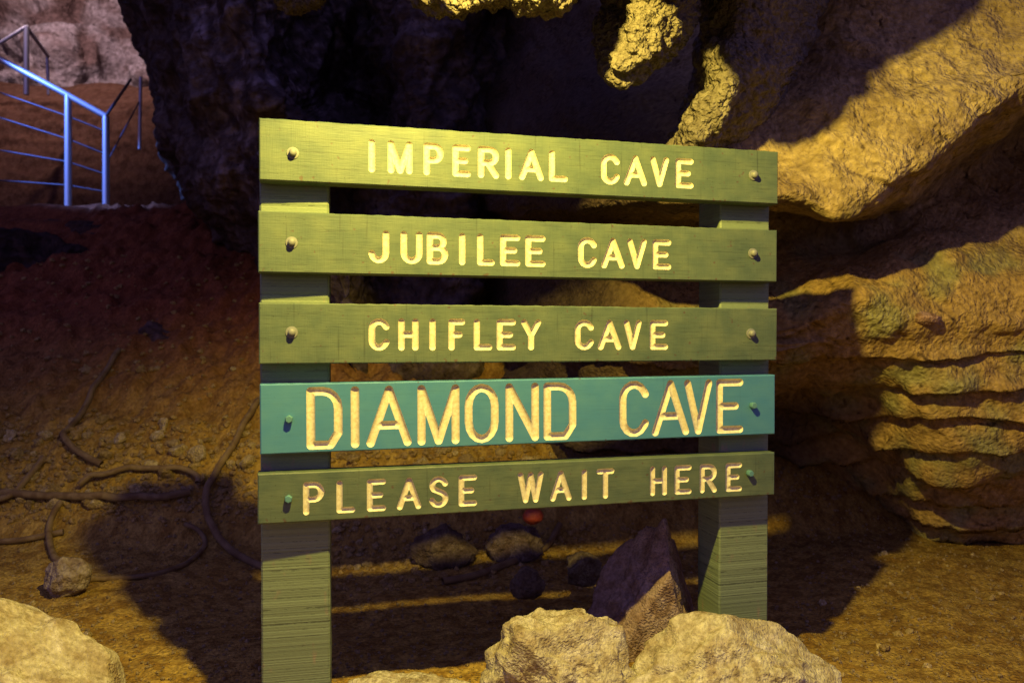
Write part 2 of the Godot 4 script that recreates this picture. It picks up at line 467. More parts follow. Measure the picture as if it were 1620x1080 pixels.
func roof() -> void:
	# low roof whose lip hangs between the lamp and the back wall, with one blunt drip at the right
	var px := [-900, -200, 150, 380, 470, 560, 680, 780, 860, 905, 940, 985, 1030, 1056, 1110, 1150, 1207, 1260, 1420, 1800]
	var lip := [-420, -260, -160, -70, 10, -60, -8, -2, 4, -30, -120, -120, -95, -90, -40, -62, -129, -185, -330, -500]
	var zl := [2.2, 2.1, 2.3, 2.5, 2.7, 2.2, 1.95, 1.88, 1.88, 1.87, 1.86, 1.86, 1.86, 1.86, 1.86, 1.86, 1.86, 1.87, 1.95, 2.0]
	var rows := [[], [], [], [], [], []]
	for i in px.size():
		var x: float = px[i]; var l: float = lip[i]; var d: float = zl[i]
		rows[0].append(at(x, l - 30, d) + Vector3(0, 0.72, -0.55))
		rows[1].append(at(x, l - 30, d) + Vector3(0, 0.75, -0.1))
		rows[2].append(at(x, l - 130, d - 0.04))
		rows[3].append(at(x, l, d))
		rows[4].append(at(x, l - 55, d + 0.3))
		rows[5].append(at(x, l - 55, d + 0.3) + Vector3(0, 0.7, -0.2))
	var disp := func(p: Vector3, _n: Vector3) -> float:
		return 0.035 * n_mid.get_noise_3dv(p * 1.1) + 0.02 * n_fine.get_noise_3dv(p * 0.8) - 0.04 * n_cell.get_noise_3dv(p * 1.5) + 0.012 * n_fine.get_noise_3dv(p * 2.2)
	var tint := func(p: Vector3, _n: Vector3) -> Color:
		var k := n_tint.get_noise_3dv(p * 1.4) * 0.5 + 0.5
		var f := n_fine.get_noise_3dv(p) * 0.5 + 0.5
		return Color(0.25, 0.22, 0.165).lerp(Color(0.36, 0.325, 0.25), k) * (0.65 + 0.5 * f)
	struct("cave_roof", sheet(net_of_points(rows), 520, 150, disp, tint), M.popcorn)
	var knob := [
		[[960, -190, 2.6], [975, -180, 2.3], [1010, -180, 2.14], [1075, -180, 2.2], [1130, -180, 2.6]],
		[[965, -20, 2.55], [980, -15, 2.3], [1020, -15, 2.13], [1068, -10, 2.2], [1110, -20, 2.5]],
		[[955, 45, 2.5], [964, 45, 2.3], [1005, 45, 2.12], [1058, 50, 2.2], [1085, 40, 2.45]],
		[[958, 85, 2.45], [962, 88, 2.28], [990, 86, 2.13], [1026, 88, 2.2], [1050, 80, 2.4]],
		[[970, 112, 2.4], [968, 114, 2.26], [985, 118, 2.18], [1000, 116, 2.22], [1010, 108, 2.36]],
		[[985, 108, 2.34], [984, 108, 2.30], [986, 108, 2.26], [988, 108, 2.28], [988, 106, 2.34]]]
	var d3 := func(p: Vector3, _n: Vector3) -> float:
		return 0.02 * n_mid.get_noise_3dv(p * 1.3) - 0.045 * n_cell.get_noise_3dv(p * 1.7) + 0.012 * n_fine.get_noise_3dv(p * 2.0)
	struct("hanging_rock", sheet(net_of(knob), 90, 130, d3, tint), M.popcorn)
	# spur of knobbly rock below the roof, running down to the sign's top edge
	var spur := [
		[[1130, -140, 2.9], [1120, -120, 2.6], [1170, -110, 2.30], [1240, -110, 2.36], [1330, -110, 2.8]],
		[[1130, 20, 2.9], [1120, 40, 2.6], [1165, 50, 2.34], [1215, 60, 2.4], [1290, 60, 2.8]],
		[[1110, 70, 2.9], [1110, 85, 2.6], [1150, 78, 2.30], [1212, 105, 2.36], [1270, 110, 2.8]],
		[[1105, 130, 2.85], [1112, 135, 2.55], [1140, 130, 2.30], [1185, 150, 2.36], [1240, 170, 2.75]],
		[[1080, 190, 2.8], [1092, 190, 2.55], [1112, 190, 2.32], [1145, 200, 2.40], [1200, 220, 2.75]],
		[[1050, 250, 2.8], [1068, 245, 2.55], [1082, 242, 2.38], [1105, 250, 2.5], [1160, 270, 2.75]]]
	var d2 := func(p: Vector3, _n: Vector3) -> float:
		return 0.03 * n_mid.get_noise_3dv(p * 1.3) - 0.035 * n_cell.get_noise_3dv(p * 1.4) + 0.01 * n_fine.get_noise_3dv(p)
	struct("rock_spur", sheet(net_of(spur), 110, 120, d2, tint), M.popcorn)

func net_of_points(rows: Array) -> Array:
	return rows

func cave_shell() -> void:
	# the cave's far sides and vault, closing the view to the sides and above
	var rows := []
	for j in 6:
		var row := []
		for i in 13:
			var a := lerpf(-1.62, 1.62, i / 12.0)
			var r: float = [11.5, 11.8, 11.0, 8.8, 5.6, 1.6][j]
			var y: float = [-0.6, 2.0, 4.5, 6.6, 7.6, 7.9][j]
			row.append(Vector3(sin(a) * r, y, -cos(a) * r - 3.6))
		rows.push_front(row)
	var disp := func(p: Vector3, _n: Vector3) -> float:
		return 0.5 * n_big.get_noise_3dv(p * 0.4) + 0.25 * n_mid.get_noise_3dv(p * 0.25)
	var tint := func(p: Vector3, _n: Vector3) -> Color:
		return Color(0.16, 0.12, 0.10) * (0.9 + 0.4 * n_mid.get_noise_3dv(p * 0.3))
	struct("cave_wall", sheet(rows, 160, 90, disp, tint), M.rock)

# ------------------------------------------------------------------ the sign
func glyph(ch: String) -> Array:
	# centre lines on a unit square
	match ch:
		"I": return [[0.5, 0, 0.5, 1]]
		"M": return [[0, 0, 0, 1, 0.5, 0.0, 1, 1, 1, 0]]
		"W": return [[0, 1, 0.25, 0, 0.5, 1, 0.75, 0, 1, 1]]
		"N": return [[0, 0, 0, 1, 1, 0, 1, 1]]
		"A": return [[0, 0, 0.5, 1, 1, 0], [0.17, 0.33, 0.83, 0.33]]
		"V": return [[0, 1, 0.5, 0, 1, 1]]
		"L": return [[0, 1, 0, 0, 1, 0]]
		"E": return [[1, 1, 0, 1, 0, 0, 1, 0], [0, 0.5, 0.78, 0.5]]
		"F": return [[0, 0, 0, 1, 1, 1], [0, 0.5, 0.75, 0.5]]
		"H": return [[0, 0, 0, 1], [1, 0, 1, 1], [0, 0.5, 1, 0.5]]
		"T": return [[0, 1, 1, 1], [0.5, 1, 0.5, 0]]
		"Y": return [[0, 1, 0.5, 0.48, 1, 1], [0.5, 0.48, 0.5, 0]]
		"P": return [[0, 0, 0, 1, 0.55, 1] + arc(0.55, 0.73, 0.45, 0.27, 90, -90) + [0, 0.46]]
		"R": return [[0, 0, 0, 1, 0.55, 1] + arc(0.55, 0.74, 0.45, 0.26, 90, -90) + [0, 0.48], [0.45, 0.48, 1, 0]]
		"B": return [[0, 0.53, 0.5, 0.53] + arc(0.5, 0.765, 0.4, 0.235, -90, 90) + [0, 1, 0, 0, 0.55, 0] + arc(0.55, 0.265, 0.45, 0.265, -90, 90)]
		"D": return [[0, 0, 0, 1, 0.45, 1] + arc(0.45, 0.68, 0.55, 0.32, 90, 0) + [1, 0.22, 0.72, 0, 0, 0]]
		"O": return [arc(0.5, 0.66, 0.5, 0.34, 180, 0) + arc(0.5, 0.34, 0.5, 0.34, 0, -180) + [0, 0.66]]
		"C": return [[1, 0.8] + arc(0.5, 0.72, 0.5, 0.28, 30, 180) + arc(0.5, 0.28, 0.5, 0.28, 180, 330) + [1, 0.2]]
		"U": return [[0, 1] + arc(0.5, 0.3, 0.5, 0.3, 180, 360) + [1, 1]]
		"J": return [[1, 1] + arc(0.5, 0.3, 0.5, 0.3, 360, 190)]
		"S": return [[0.97, 0.82] + arc(0.5, 0.76, 0.47, 0.24, 40, 220) + arc(0.5, 0.25, 0.5, 0.25, 60, -150) + [0.02, 0.18]]
	return []

func arc(cx: float, cy: float, rx: float, ry: float, a0: float, a1: float) -> Array:
	var o := []
	var n := maxi(4, int(absf(a1 - a0) / 22.0))
	for i in n + 1:
		var a := deg_to_rad(lerpf(a0, a1, float(i) / n))
		o.append(cx + cos(a) * rx); o.append(cy + sin(a) * ry)
	return o

func segments(l: Dictionary) -> PackedVector2Array:
	var out := PackedVector2Array()
	var r: float = l.r
	var w: float = maxf(l.u1 - l.u0 - 2.0 * r, 0.0)
	var h: float = l.v1 - l.v0 - 2.0 * r
	for line in glyph(l.ch):
		for k in range(0, line.size() - 2, 2):
			out.append(Vector2(l.u0 + r + line[k] * w, l.v0 + r + line[k + 1] * h))
			out.append(Vector2(l.u0 + r + line[k + 2] * w, l.v0 + r + line[k + 3] * h))
	return out

func groove(d: float, r: float, deep: float) -> float:
	# routed profile: steep walls, rounded floor
	if d >= 0.0: return 0.0
	var t := clampf(1.0 + d / r, 0.0, 1.0)
	return deep * pow(1.0 - t * t, 0.62)

func dist_to(p: Vector2, s: PackedVector2Array) -> float:
	var best := 1e9
	for k in range(0, s.size(), 2):
		var a := s[k]; var ab := s[k + 1] - a
		var q := p - a
		var t := clampf(q.dot(ab) / maxf(ab.length_squared(), 1e-12), 0.0, 1.0)
		best = minf(best, (q - ab * t).length_squared())
	return sqrt(best)

func add_quad(st: SurfaceTool, a: Vector3, b: Vector3, c: Vector3, d: Vector3, n: Vector3, uvs: Array) -> void:
	# a, b, c, d run clockwise as seen from outside
	var v := [a, b, c, a, c, d]; var t := [0, 1, 2, 0, 2, 3]
	for k in 6:
		st.set_normal(n); st.set_uv(uvs[t[k]]); st.add_vertex(v[k])

func board(sign: Node3D, row: int, v0: float, v1: float, ua: float, ub: float, tilt: float, text: String, lv0: float, lv1: float, r: float, deep: float, mat: Material, thick: float, bolts: Array, bolt_mat: Material, washer: bool) -> void:
	var node := MeshInstance3D.new()
	node.name = "board"; sign.add_child(node, true)
	node.position = Vector3(ua, v0, 0); node.rotation.z = tilt
	var wd := ub - ua; var ht := v1 - v0
	var letters := []
	var tok := text.split(" ")
	for k in range(0, tok.size(), 3):
		letters.append({"ch": tok[k], "u0": tok[k + 1].to_float() - ua, "u1": tok[k + 2].to_float() - ua, "v0": lv0 - v0, "v1": lv1 - v0, "r": r})
	var uvof := func(x: float, y: float) -> Vector2: return Vector2(clampf(x / 1.31, 0.0, 1.0), (row + 0.97 - 0.94 * clampf(y / 0.16, 0.0, 1.0)) / 5.0)
	var st := SurfaceTool.new(); st.begin(Mesh.PRIMITIVE_TRIANGLES)
	var F := Vector3(0, 0, 1)
	var ch := 0.0025
	var face := func(x0: float, x1: float, y0: float, y1: float) -> void:
		add_quad(st, Vector3(x0, y0, 0), Vector3(x0, y1, 0), Vector3(x1, y1, 0), Vector3(x1, y0, 0), F, [uvof.call(x0, y0), uvof.call(x0, y1), uvof.call(x1, y1), uvof.call(x1, y0)])
	# tiles round groups of letters
	var x_at := ch
	var k := 0
	var pad := 0.002
	while k < letters.size():
		var group := [letters[k]]
		var hi: float = letters[k].u1 + pad
		while k + 1 < letters.size() and letters[k + 1].u0 - pad < hi + 0.001:
			k += 1; group.append(letters[k]); hi = maxf(hi, letters[k].u1 + pad)
		k += 1
		var lo: float = group[0].u0 - pad
		face.call(x_at, lo, ch, ht - ch)
		x_at = hi
		var y0: float = lv0 - v0 - pad; var y1: float = lv1 - v0 + pad
		face.call(lo, hi, ch, y0); face.call(lo, hi, y1, ht - ch)
		carve(st, node, group, lo, hi, y0, y1, r, deep, uvof)
	face.call(x_at, wd - ch, ch, ht - ch)
	# chamfers, edges, back
	var fa := [Vector3(ch, ch, 0), Vector3(ch, ht - ch, 0), Vector3(wd - ch, ht - ch, 0), Vector3(wd - ch, ch, 0)]
	var fb := [Vector3(0, 0, -ch), Vector3(0, ht, -ch), Vector3(wd, ht, -ch), Vector3(wd, 0, -ch)]
	var fc := [Vector3(0, 0, -thick), Vector3(0, ht, -thick), Vector3(wd, ht, -thick), Vector3(wd, 0, -thick)]
	for e in 4:
		var f := (e + 1) % 4
		var out: Vector3 = [Vector3.LEFT, Vector3.UP, Vector3.RIGHT, Vector3.DOWN][e]
		var t := [uvof.call(fb[e].x, fb[e].y), uvof.call(fb[f].x, fb[f].y), uvof.call(fa[f].x, fa[f].y), uvof.call(fa[e].x, fa[e].y)]
		if e == 1 or e == 3:
			var n := 130
			for q in n:
				var p0 := float(q) / n; var p1 := float(q + 1) / n
				var w0 := 0.0016 * n_fine.get_noise_2d(p0 * 2.4, row * 9.0 + e) * (1.0 if q > 0 else 0.0)
				var w1 := 0.0016 * n_fine.get_noise_2d(p1 * 2.4, row * 9.0 + e) * (1.0 if q < n - 1 else 0.0)
				var b0: Vector3 = fb[e].lerp(fb[f], p0) + out * w0; var b1: Vector3 = fb[e].lerp(fb[f], p1) + out * w1
				var a0: Vector3 = fa[e].lerp(fa[f], p0); var a1: Vector3 = fa[e].lerp(fa[f], p1)
				var c0: Vector3 = fc[e].lerp(fc[f], p0); var c1: Vector3 = fc[e].lerp(fc[f], p1)
				add_quad(st, b0, b1, a1, a0, (out + F).normalized(), [uvof.call(b0.x, b0.y), uvof.call(b1.x, b1.y), uvof.call(a1.x, a1.y), uvof.call(a0.x, a0.y)])
				add_quad(st, c0, c1, b1, b0, out, [uvof.call(b0.x, b0.y * 0.7 + 0.01), uvof.call(b1.x, b1.y * 0.7 + 0.01), uvof.call(b1.x, b1.y * 0.7 + 0.05), uvof.call(b0.x, b0.y * 0.7 + 0.05)])
			continue
		add_quad(st, fb[e], fb[f], fa[f], fa[e], (out + F).normalized(), t)
		var t2 := [uvof.call(fb[e].x, fb[e].y * 0.7 + 0.01), uvof.call(fb[f].x, fb[f].y * 0.7 + 0.01), uvof.call(fb[f].x, fb[f].y * 0.7 + 0.05), uvof.call(fb[e].x, fb[e].y * 0.7 + 0.05)]
		add_quad(st, fc[e], fc[f], fb[f], fb[e], out, t2)
	add_quad(st, fc[3], fc[2], fc[1], fc[0], -F, [uvof.call(fc[3].x, 0), uvof.call(fc[2].x, ht), uvof.call(0, ht), uvof.call(0, 0)])
	st.generate_tangents()
	node.mesh = st.commit(); node.material_override = mat
	for b in bolts:
		var m := obj("bolt", bolt_mesh(washer), bolt_mat, node)
		m.position = Vector3(b[0] - ua, b[1] - v0, 0.0005); m.rotation.z = b[0] * 7.0

func carve(st: SurfaceTool, node: Node3D, group: Array, x0: float, x1: float, y0: float, y1: float, r: float, deep: float, uvof: Callable) -> void:
	var step := 0.0013
	var nx := int(ceil((x1 - x0) / step)) + 1; var ny := int(ceil((y1 - y0) / step)) + 1
	var D := PackedFloat32Array(); D.resize(nx * ny); D.fill(1e3)
	var W := PackedInt32Array(); W.resize(nx * ny)
	var dx := (x1 - x0) / (nx - 1); var dy := (y1 - y0) / (ny - 1)
	for g in group.size():
		var s := segments(group[g])
		for j in ny:
			for i in nx:
				var d := dist_to(Vector2(x0 + i * dx, y0 + j * dy), s) - r
				if d < D[j * nx + i]: D[j * nx + i] = d; W[j * nx + i] = g
	var parts := []
	for g in group.size():
		var t := SurfaceTool.new(); t.begin(Mesh.PRIMITIVE_TRIANGLES); t.set_smooth_group(0); parts.append(t)
	var F := Vector3(0, 0, 1)
	for j in ny - 1:
		# whole runs of untouched face become one quad
		var run := -1
		for i in nx:
			var whole := false
			var a := j * nx + i
			if i < nx - 1: whole = D[a] > 0 and D[a + 1] > 0 and D[a + nx] > 0 and D[a + nx + 1] > 0
			if whole and run < 0: run = i
			if run >= 0 and not whole:
				var xa := x0 + run * dx; var xb := x0 + i * dx; var ya := y0 + j * dy; var yb := ya + dy
				add_quad(st, Vector3(xa, ya, 0), Vector3(xa, yb, 0), Vector3(xb, yb, 0), Vector3(xb, ya, 0), F, [uvof.call(xa, ya), uvof.call(xa, yb), uvof.call(xb, yb), uvof.call(xb, ya)])
				run = -1
			if whole or i == nx - 1: continue
			var ids := [a, a + nx, a + nx + 1, a + 1]
			var P := []; var V := []
			for q in ids:
				P.append(Vector2(x0 + (q % nx) * dx, y0 + (q / nx) * dy)); V.append(D[q])
			var inn := []; var outp := []
			for e in 4:
				var f := (e + 1) % 4
				if V[e] < 0.0: inn.append(Vector3(P[e].x, P[e].y, -groove(V[e], r, deep)))
				else: outp.append(Vector3(P[e].x, P[e].y, 0))
				if (V[e] < 0.0) != (V[f] < 0.0):
					var t: float = V[e] / (V[e] - V[f])
					var c: Vector2 = P[e].lerp(P[f], t)
					inn.append(Vector3(c.x, c.y, 0)); outp.append(Vector3(c.x, c.y, 0))
			for q in range(1, outp.size() - 1):
				for v in [outp[0], outp[q], outp[q + 1]]:
					st.set_normal(F); st.set_uv(uvof.call(v.x, v.y)); st.add_vertex(v)
			var pt: SurfaceTool = parts[W[a] if D[a] < D[a + nx + 1] else W[a + nx + 1]]
			for q in range(1, inn.size() - 1):
				for v in [inn[0], inn[q], inn[q + 1]]: pt.add_vertex(v)
	for t in parts:
		t.index(); t.generate_normals()
		obj("letter", t.commit(), M.letter, node)

func lathe(prof: Array, n := 24) -> ArrayMesh:
	# profile of (radius, height along z) pairs, turned about z
	var st := SurfaceTool.new(); st.begin(Mesh.PRIMITIVE_TRIANGLES)
	for k in prof.size() - 1:
		st.set_smooth_group(k if prof[k].z > 0 else 99)
		for i in n:
			var a := TAU * i / n; var b := TAU * (i + 1) / n
			var A := Vector3(cos(a) * prof[k].x, sin(a) * prof[k].x, prof[k].y); var B := Vector3(cos(b) * prof[k].x, sin(b) * prof[k].x, prof[k].y)
			var C := Vector3(cos(b) * prof[k + 1].x, sin(b) * prof[k + 1].x, prof[k + 1].y); var D := Vector3(cos(a) * prof[k + 1].x, sin(a) * prof[k + 1].x, prof[k + 1].y)
			for v in [A, C, B, A, D, C]: st.add_vertex(v)
	st.generate_normals()
	return st.commit()

func bolt_mesh(washer: bool) -> ArrayMesh:
	if washer:
		return lathe([Vector3(0.0135, 0, 1), Vector3(0.0132, 0.0018, 1), Vector3(0.0085, 0.0024, 1), Vector3(0.0082, 0.010, 0), Vector3(0.0068, 0.0128, 0), Vector3(0.0040, 0.0142, 0), Vector3(0, 0.0147, 0)], 20)
	return lathe([Vector3(0.0088, 0, 1), Vector3(0.0088, 0.011, 1), Vector3(0.0072, 0.0135, 0), Vector3(0, 0.0138, 1)], 6)

func post_mesh(w: float, d: float, h0: float, h1: float) -> ArrayMesh:
	# sawn post with worn arrises; front face uv runs down the height
	var st := SurfaceTool.new(); st.begin(Mesh.PRIMITIVE_TRIANGLES)
	var c := 0.004
	var ring := [Vector2(-w / 2 + c, d / 2), Vector2(w / 2 - c, d / 2), Vector2(w / 2, d / 2 - c), Vector2(w / 2, -d / 2 + c), Vector2(w / 2 - c, -d / 2), Vector2(-w / 2 + c, -d / 2), Vector2(-w / 2, -d / 2 + c), Vector2(-w / 2, d / 2 - c)]
	var run := 0.0
	var steps := 60
	for e in 8:
		var a: Vector2 = ring[e]; var b: Vector2 = ring[(e + 1) % 8]
		var len := a.distance_to(b)
		var n := Vector3((b - a).y, 0, -(b - a).x).normalized() * -1.0
		for s in steps:
			var ya := lerpf(h0, h1, float(s) / steps); var yb := lerpf(h0, h1, float(s + 1) / steps)
			var ja := 0.0012 * n_fine.get_noise_2d(ya * 6.0, e * 3.0); var jb := 0.0012 * n_fine.get_noise_2d(yb * 6.0, e * 3.0)
			var ta := 1.0 - (ya - h0) / (h1 - h0); var tb := 1.0 - (yb - h0) / (h1 - h0)
			add_quad(st, Vector3(a.x, ya, a.y) + n * ja, Vector3(a.x, yb, a.y) + n * jb, Vector3(b.x, yb, b.y) + n * jb, Vector3(b.x, ya, b.y) + n * ja, n, [Vector2(run / 0.16, ta), Vector2(run / 0.16, tb), Vector2((run + len) / 0.16, tb), Vector2((run + len) / 0.16, ta)])
		run += len
	for e in range(1, 7):
		for v in [ring[0], ring[e], ring[e + 1]]:
			st.set_normal(Vector3.UP); st.set_uv(Vector2(v.x / 0.16 + 0.5, 0.02 + v.y * 0.05)); st.add_vertex(Vector3(v.x, h1, v.y))
	st.generate_tangents()
	return st.commit()

func build_sign() -> void:
	var s := thing("wooden_sign", "green painted timber sign of five routed boards bolted across two sawn posts", "sign", SIGN_AT, YAW)
	var t := 0.045
	var pl := obj("post", post_mesh(0.154, 0.12, -0.15, 1.345), M.post, s)
	pl.position = Vector3(0.079, 0, -t - 0.0615); pl.rotation.y = -0.06
	var pr := obj("post", post_mesh(0.147, 0.12, -0.15, 1.345), M.post, s)
	pr.position = Vector3(1.2325, 0, -t - 0.0615)
	board(s, 0, 1.233, 1.370, 0.001, 1.3005, -0.001, "I 0.2389 0.2547 M 0.2828 0.3404 P 0.3654 0.4131 E 0.4335 0.4781 R 0.4949 0.5464 I 0.5606 0.5778 A 0.5958 0.6577 L 0.6706 0.7190 C 0.8045 0.8547 A 0.8657 0.9278 V 0.9364 0.9878 E 1.0058 1.0561", 1.262, 1.338, 0.0077, 0.0066, M.green, t, [[0.0729, 1.296], [1.227, 1.3047]], M.bolt, true)
	board(s, 1, 1.029, 1.165, -0.002, 1.2985, -0.001, "J 0.2384 0.2864 U 0.3121 0.3633 B 0.3728 0.4236 I 0.4492 0.4644 L 0.4926 0.5360 E 0.5486 0.5990 E 0.6111 0.6625 C 0.7451 0.7946 A 0.8062 0.8682 V 0.8750 0.9278 E 0.9433 0.9948", 1.055, 1.131, 0.0077, 0.0066, M.green, t, [[0.0695, 1.0968], [1.2261, 1.1022]], M.bolt, true)
	board(s, 2, 0.826, 0.962, -0.0015, 1.2995, -0.003, "C 0.2384 0.2864 H 0.3061 0.3536 I 0.3780 0.3944 F 0.4236 0.4639 L 0.4842 0.5298 E 0.5402 0.5880 Y 0.6006 0.6513 C 0.7370 0.7871 A 0.7974 0.8598 V 0.8657 0.9141 E 0.9364 0.9866", 0.855, 0.930, 0.0077, 0.0066, M.green, t, [[0.0688, 0.8966], [1.2215, 0.8961]], M.bolt, true)
	board(s, 3, 0.625, 0.781, 0.0005, 1.295, 0.0025, "D 0.1002 0.1801 I 0.1970 0.2190 A 0.2332 0.3374 M 0.3507 0.4507 O 0.4629 0.5458 N 0.5623 0.6462 D 0.6577 0.7419 C 0.8547 0.9347 A 0.9426 1.0462 V 1.0321 1.1113 E 1.1224 1.2006", 0.632, 0.773, 0.0097, 0.0084, M.teal, t, [[0.0626, 0.7029], [1.226, 0.7025]], M.bolt_teal, false)
	board(s, 4, 0.470, 0.582, -0.0055, 1.2945, -0.0015, "P 0.0920 0.1389 L 0.1654 0.2076 E 0.2338 0.2777 A 0.3024 0.3595 S 0.3773 0.4236 E 0.4477 0.4926 W 0.5927 0.6577 A 0.6746 0.7298 I 0.7541 0.7714 T 0.7946 0.8421 H 0.9381 0.9848 E 1.0058 1.0533 R 1.0764 1.1248 E 1.1501 1.1975", 0.485, 0.560, 0.0070, 0.0064, M.green, t, [[0.0606, 0.525], [1.217, 0.5312]], M.bolt_teal, false)

# ------------------------------------------------------------------ stones
func rock_mesh(size: Vector3, s: int, res: int, cuts: Array, rough: float, c0: Color, c1: Color, faceted := false) -> ArrayMesh:
	# a cube sphere, planed by a few flat faces, then weathered
	var p := PackedVector3Array(); var idx := PackedInt32Array()
	var at_of := {}
	var sides := [[Vector3.RIGHT, Vector3.UP], [Vector3.LEFT, Vector3.UP], [Vector3.UP, Vector3.BACK], [Vector3.DOWN, Vector3.BACK], [Vector3.BACK, Vector3.UP], [Vector3.FORWARD, Vector3.UP]]
	for q in sides:
		var n: Vector3 = q[0]; var v: Vector3 = q[1]; var u := v.cross(n)
		var ids := PackedInt32Array(); ids.resize((res + 1) * (res + 1))
		for j in res + 1:
			for i in res + 1:
				var a := (n + u * (2.0 * i / res - 1.0) + v * (2.0 * j / res - 1.0))
				var key := Vector3i((a * 1000.0).round())
				if not at_of.has(key):
					at_of[key] = p.size()
					var d := a.normalized()
					var r := 1.0
					for c in cuts:
						var cd := d.dot(c[0])
						if cd > 0.001: r = minf(r, c[1] / cd)
					var o := Vector3(s * 3.7, s * 1.3, s * 2.1)
					r *= 1.0 + rough * (0.9 * n_big.get_noise_3dv(d * 1.1 + o) + 0.5 * n_mid.get_noise_3dv(d * 0.55 + o))
					# chipped facets: flats of a few sizes
					r -= rough * 0.35 * absf(n_ridge.get_noise_3dv(d * 0.45 + o)) * 0.5
					r += rough * 0.30 * (n_cell.get_noise_3dv(d * 0.13 + o))
					var w := d * r * size
					w += d * (0.012 * rough * 4.0 * size.length() * 0.25 * n_fine.get_noise_3dv(w * 2.2 / maxf(size.length(), 0.25) + o))
					p.append(w)
				ids[j * (res + 1) + i] = at_of[key]
		for j in res:
			for i in res:
				var a := ids[j * (res + 1) + i]; var b := ids[j * (res + 1) + i + 1]; var c := ids[(j + 1) * (res + 1) + i + 1]; var d := ids[(j + 1) * (res + 1) + i]
				idx.append_array(PackedInt32Array([a, c, b, a, d, c]))
	var nor := PackedVector3Array(); nor.resize(p.size())
	for k in range(0, idx.size(), 3):
		var fn := (p[idx[k + 2]] - p[idx[k]]).cross(p[idx[k + 1]] - p[idx[k]])
		for e in 3: nor[idx[k + e]] += fn
	var col := PackedColorArray(); col.resize(p.size())
	for k in p.size():
		nor[k] = nor[k].normalized()
		var t := n_mid.get_noise_3dv(p[k] * 1.6 + Vector3(s, s, 0)) * 0.5 + 0.5
		var f := n_fine.get_noise_3dv(p[k] * 2.0) * 0.5 + 0.5
		var vein := smoothstep(0.55, 0.8, n_ridge.get_noise_3dv(p[k] * 1.3 + Vector3(s, 0, s)))
		col[k] = (c0.lerp(c1, t) * (0.75 + 0.4 * f)).lerp(Color(0.78, 0.75, 0.60), 0.7 * vein if c1.g > 0.45 else 0.0)
	if faceted:
		var a := []; a.resize(Mesh.ARRAY_MAX)
		a[Mesh.ARRAY_VERTEX] = p; a[Mesh.ARRAY_INDEX] = idx; a[Mesh.ARRAY_COLOR] = col
		var m := ArrayMesh.new(); m.add_surface_from_arrays(Mesh.PRIMITIVE_TRIANGLES, a)
		return m
	return arrays(p, nor, idx, col)

func cut_set(s: int, n: int, lo: float, hi: float) -> Array:
	var r := RandomNumberGenerator.new(); r.seed = s
	var o := []
	for k in n:
		o.append([Vector3(r.randf_range(-1, 1), r.randf_range(-0.6, 1), r.randf_range(-1, 1)).normalized(), r.randf_range(lo, hi)])
	return o

func boulder(called: String, label: String, px: float, py: float, z: float, size: Vector3, s: int, res: int, cuts: Array, rough: float, c0: Color, c1: Color, turn := Vector3.ZERO, mat: Material = null, group := "") -> Node3D:
	var o := obj(called, rock_mesh(size, s, res, cuts, rough, c0, c1), mat if mat else M.boulder)
	o.position = at(px, py, z); o.rotation = turn
	return tag(o, label, "rock", group)

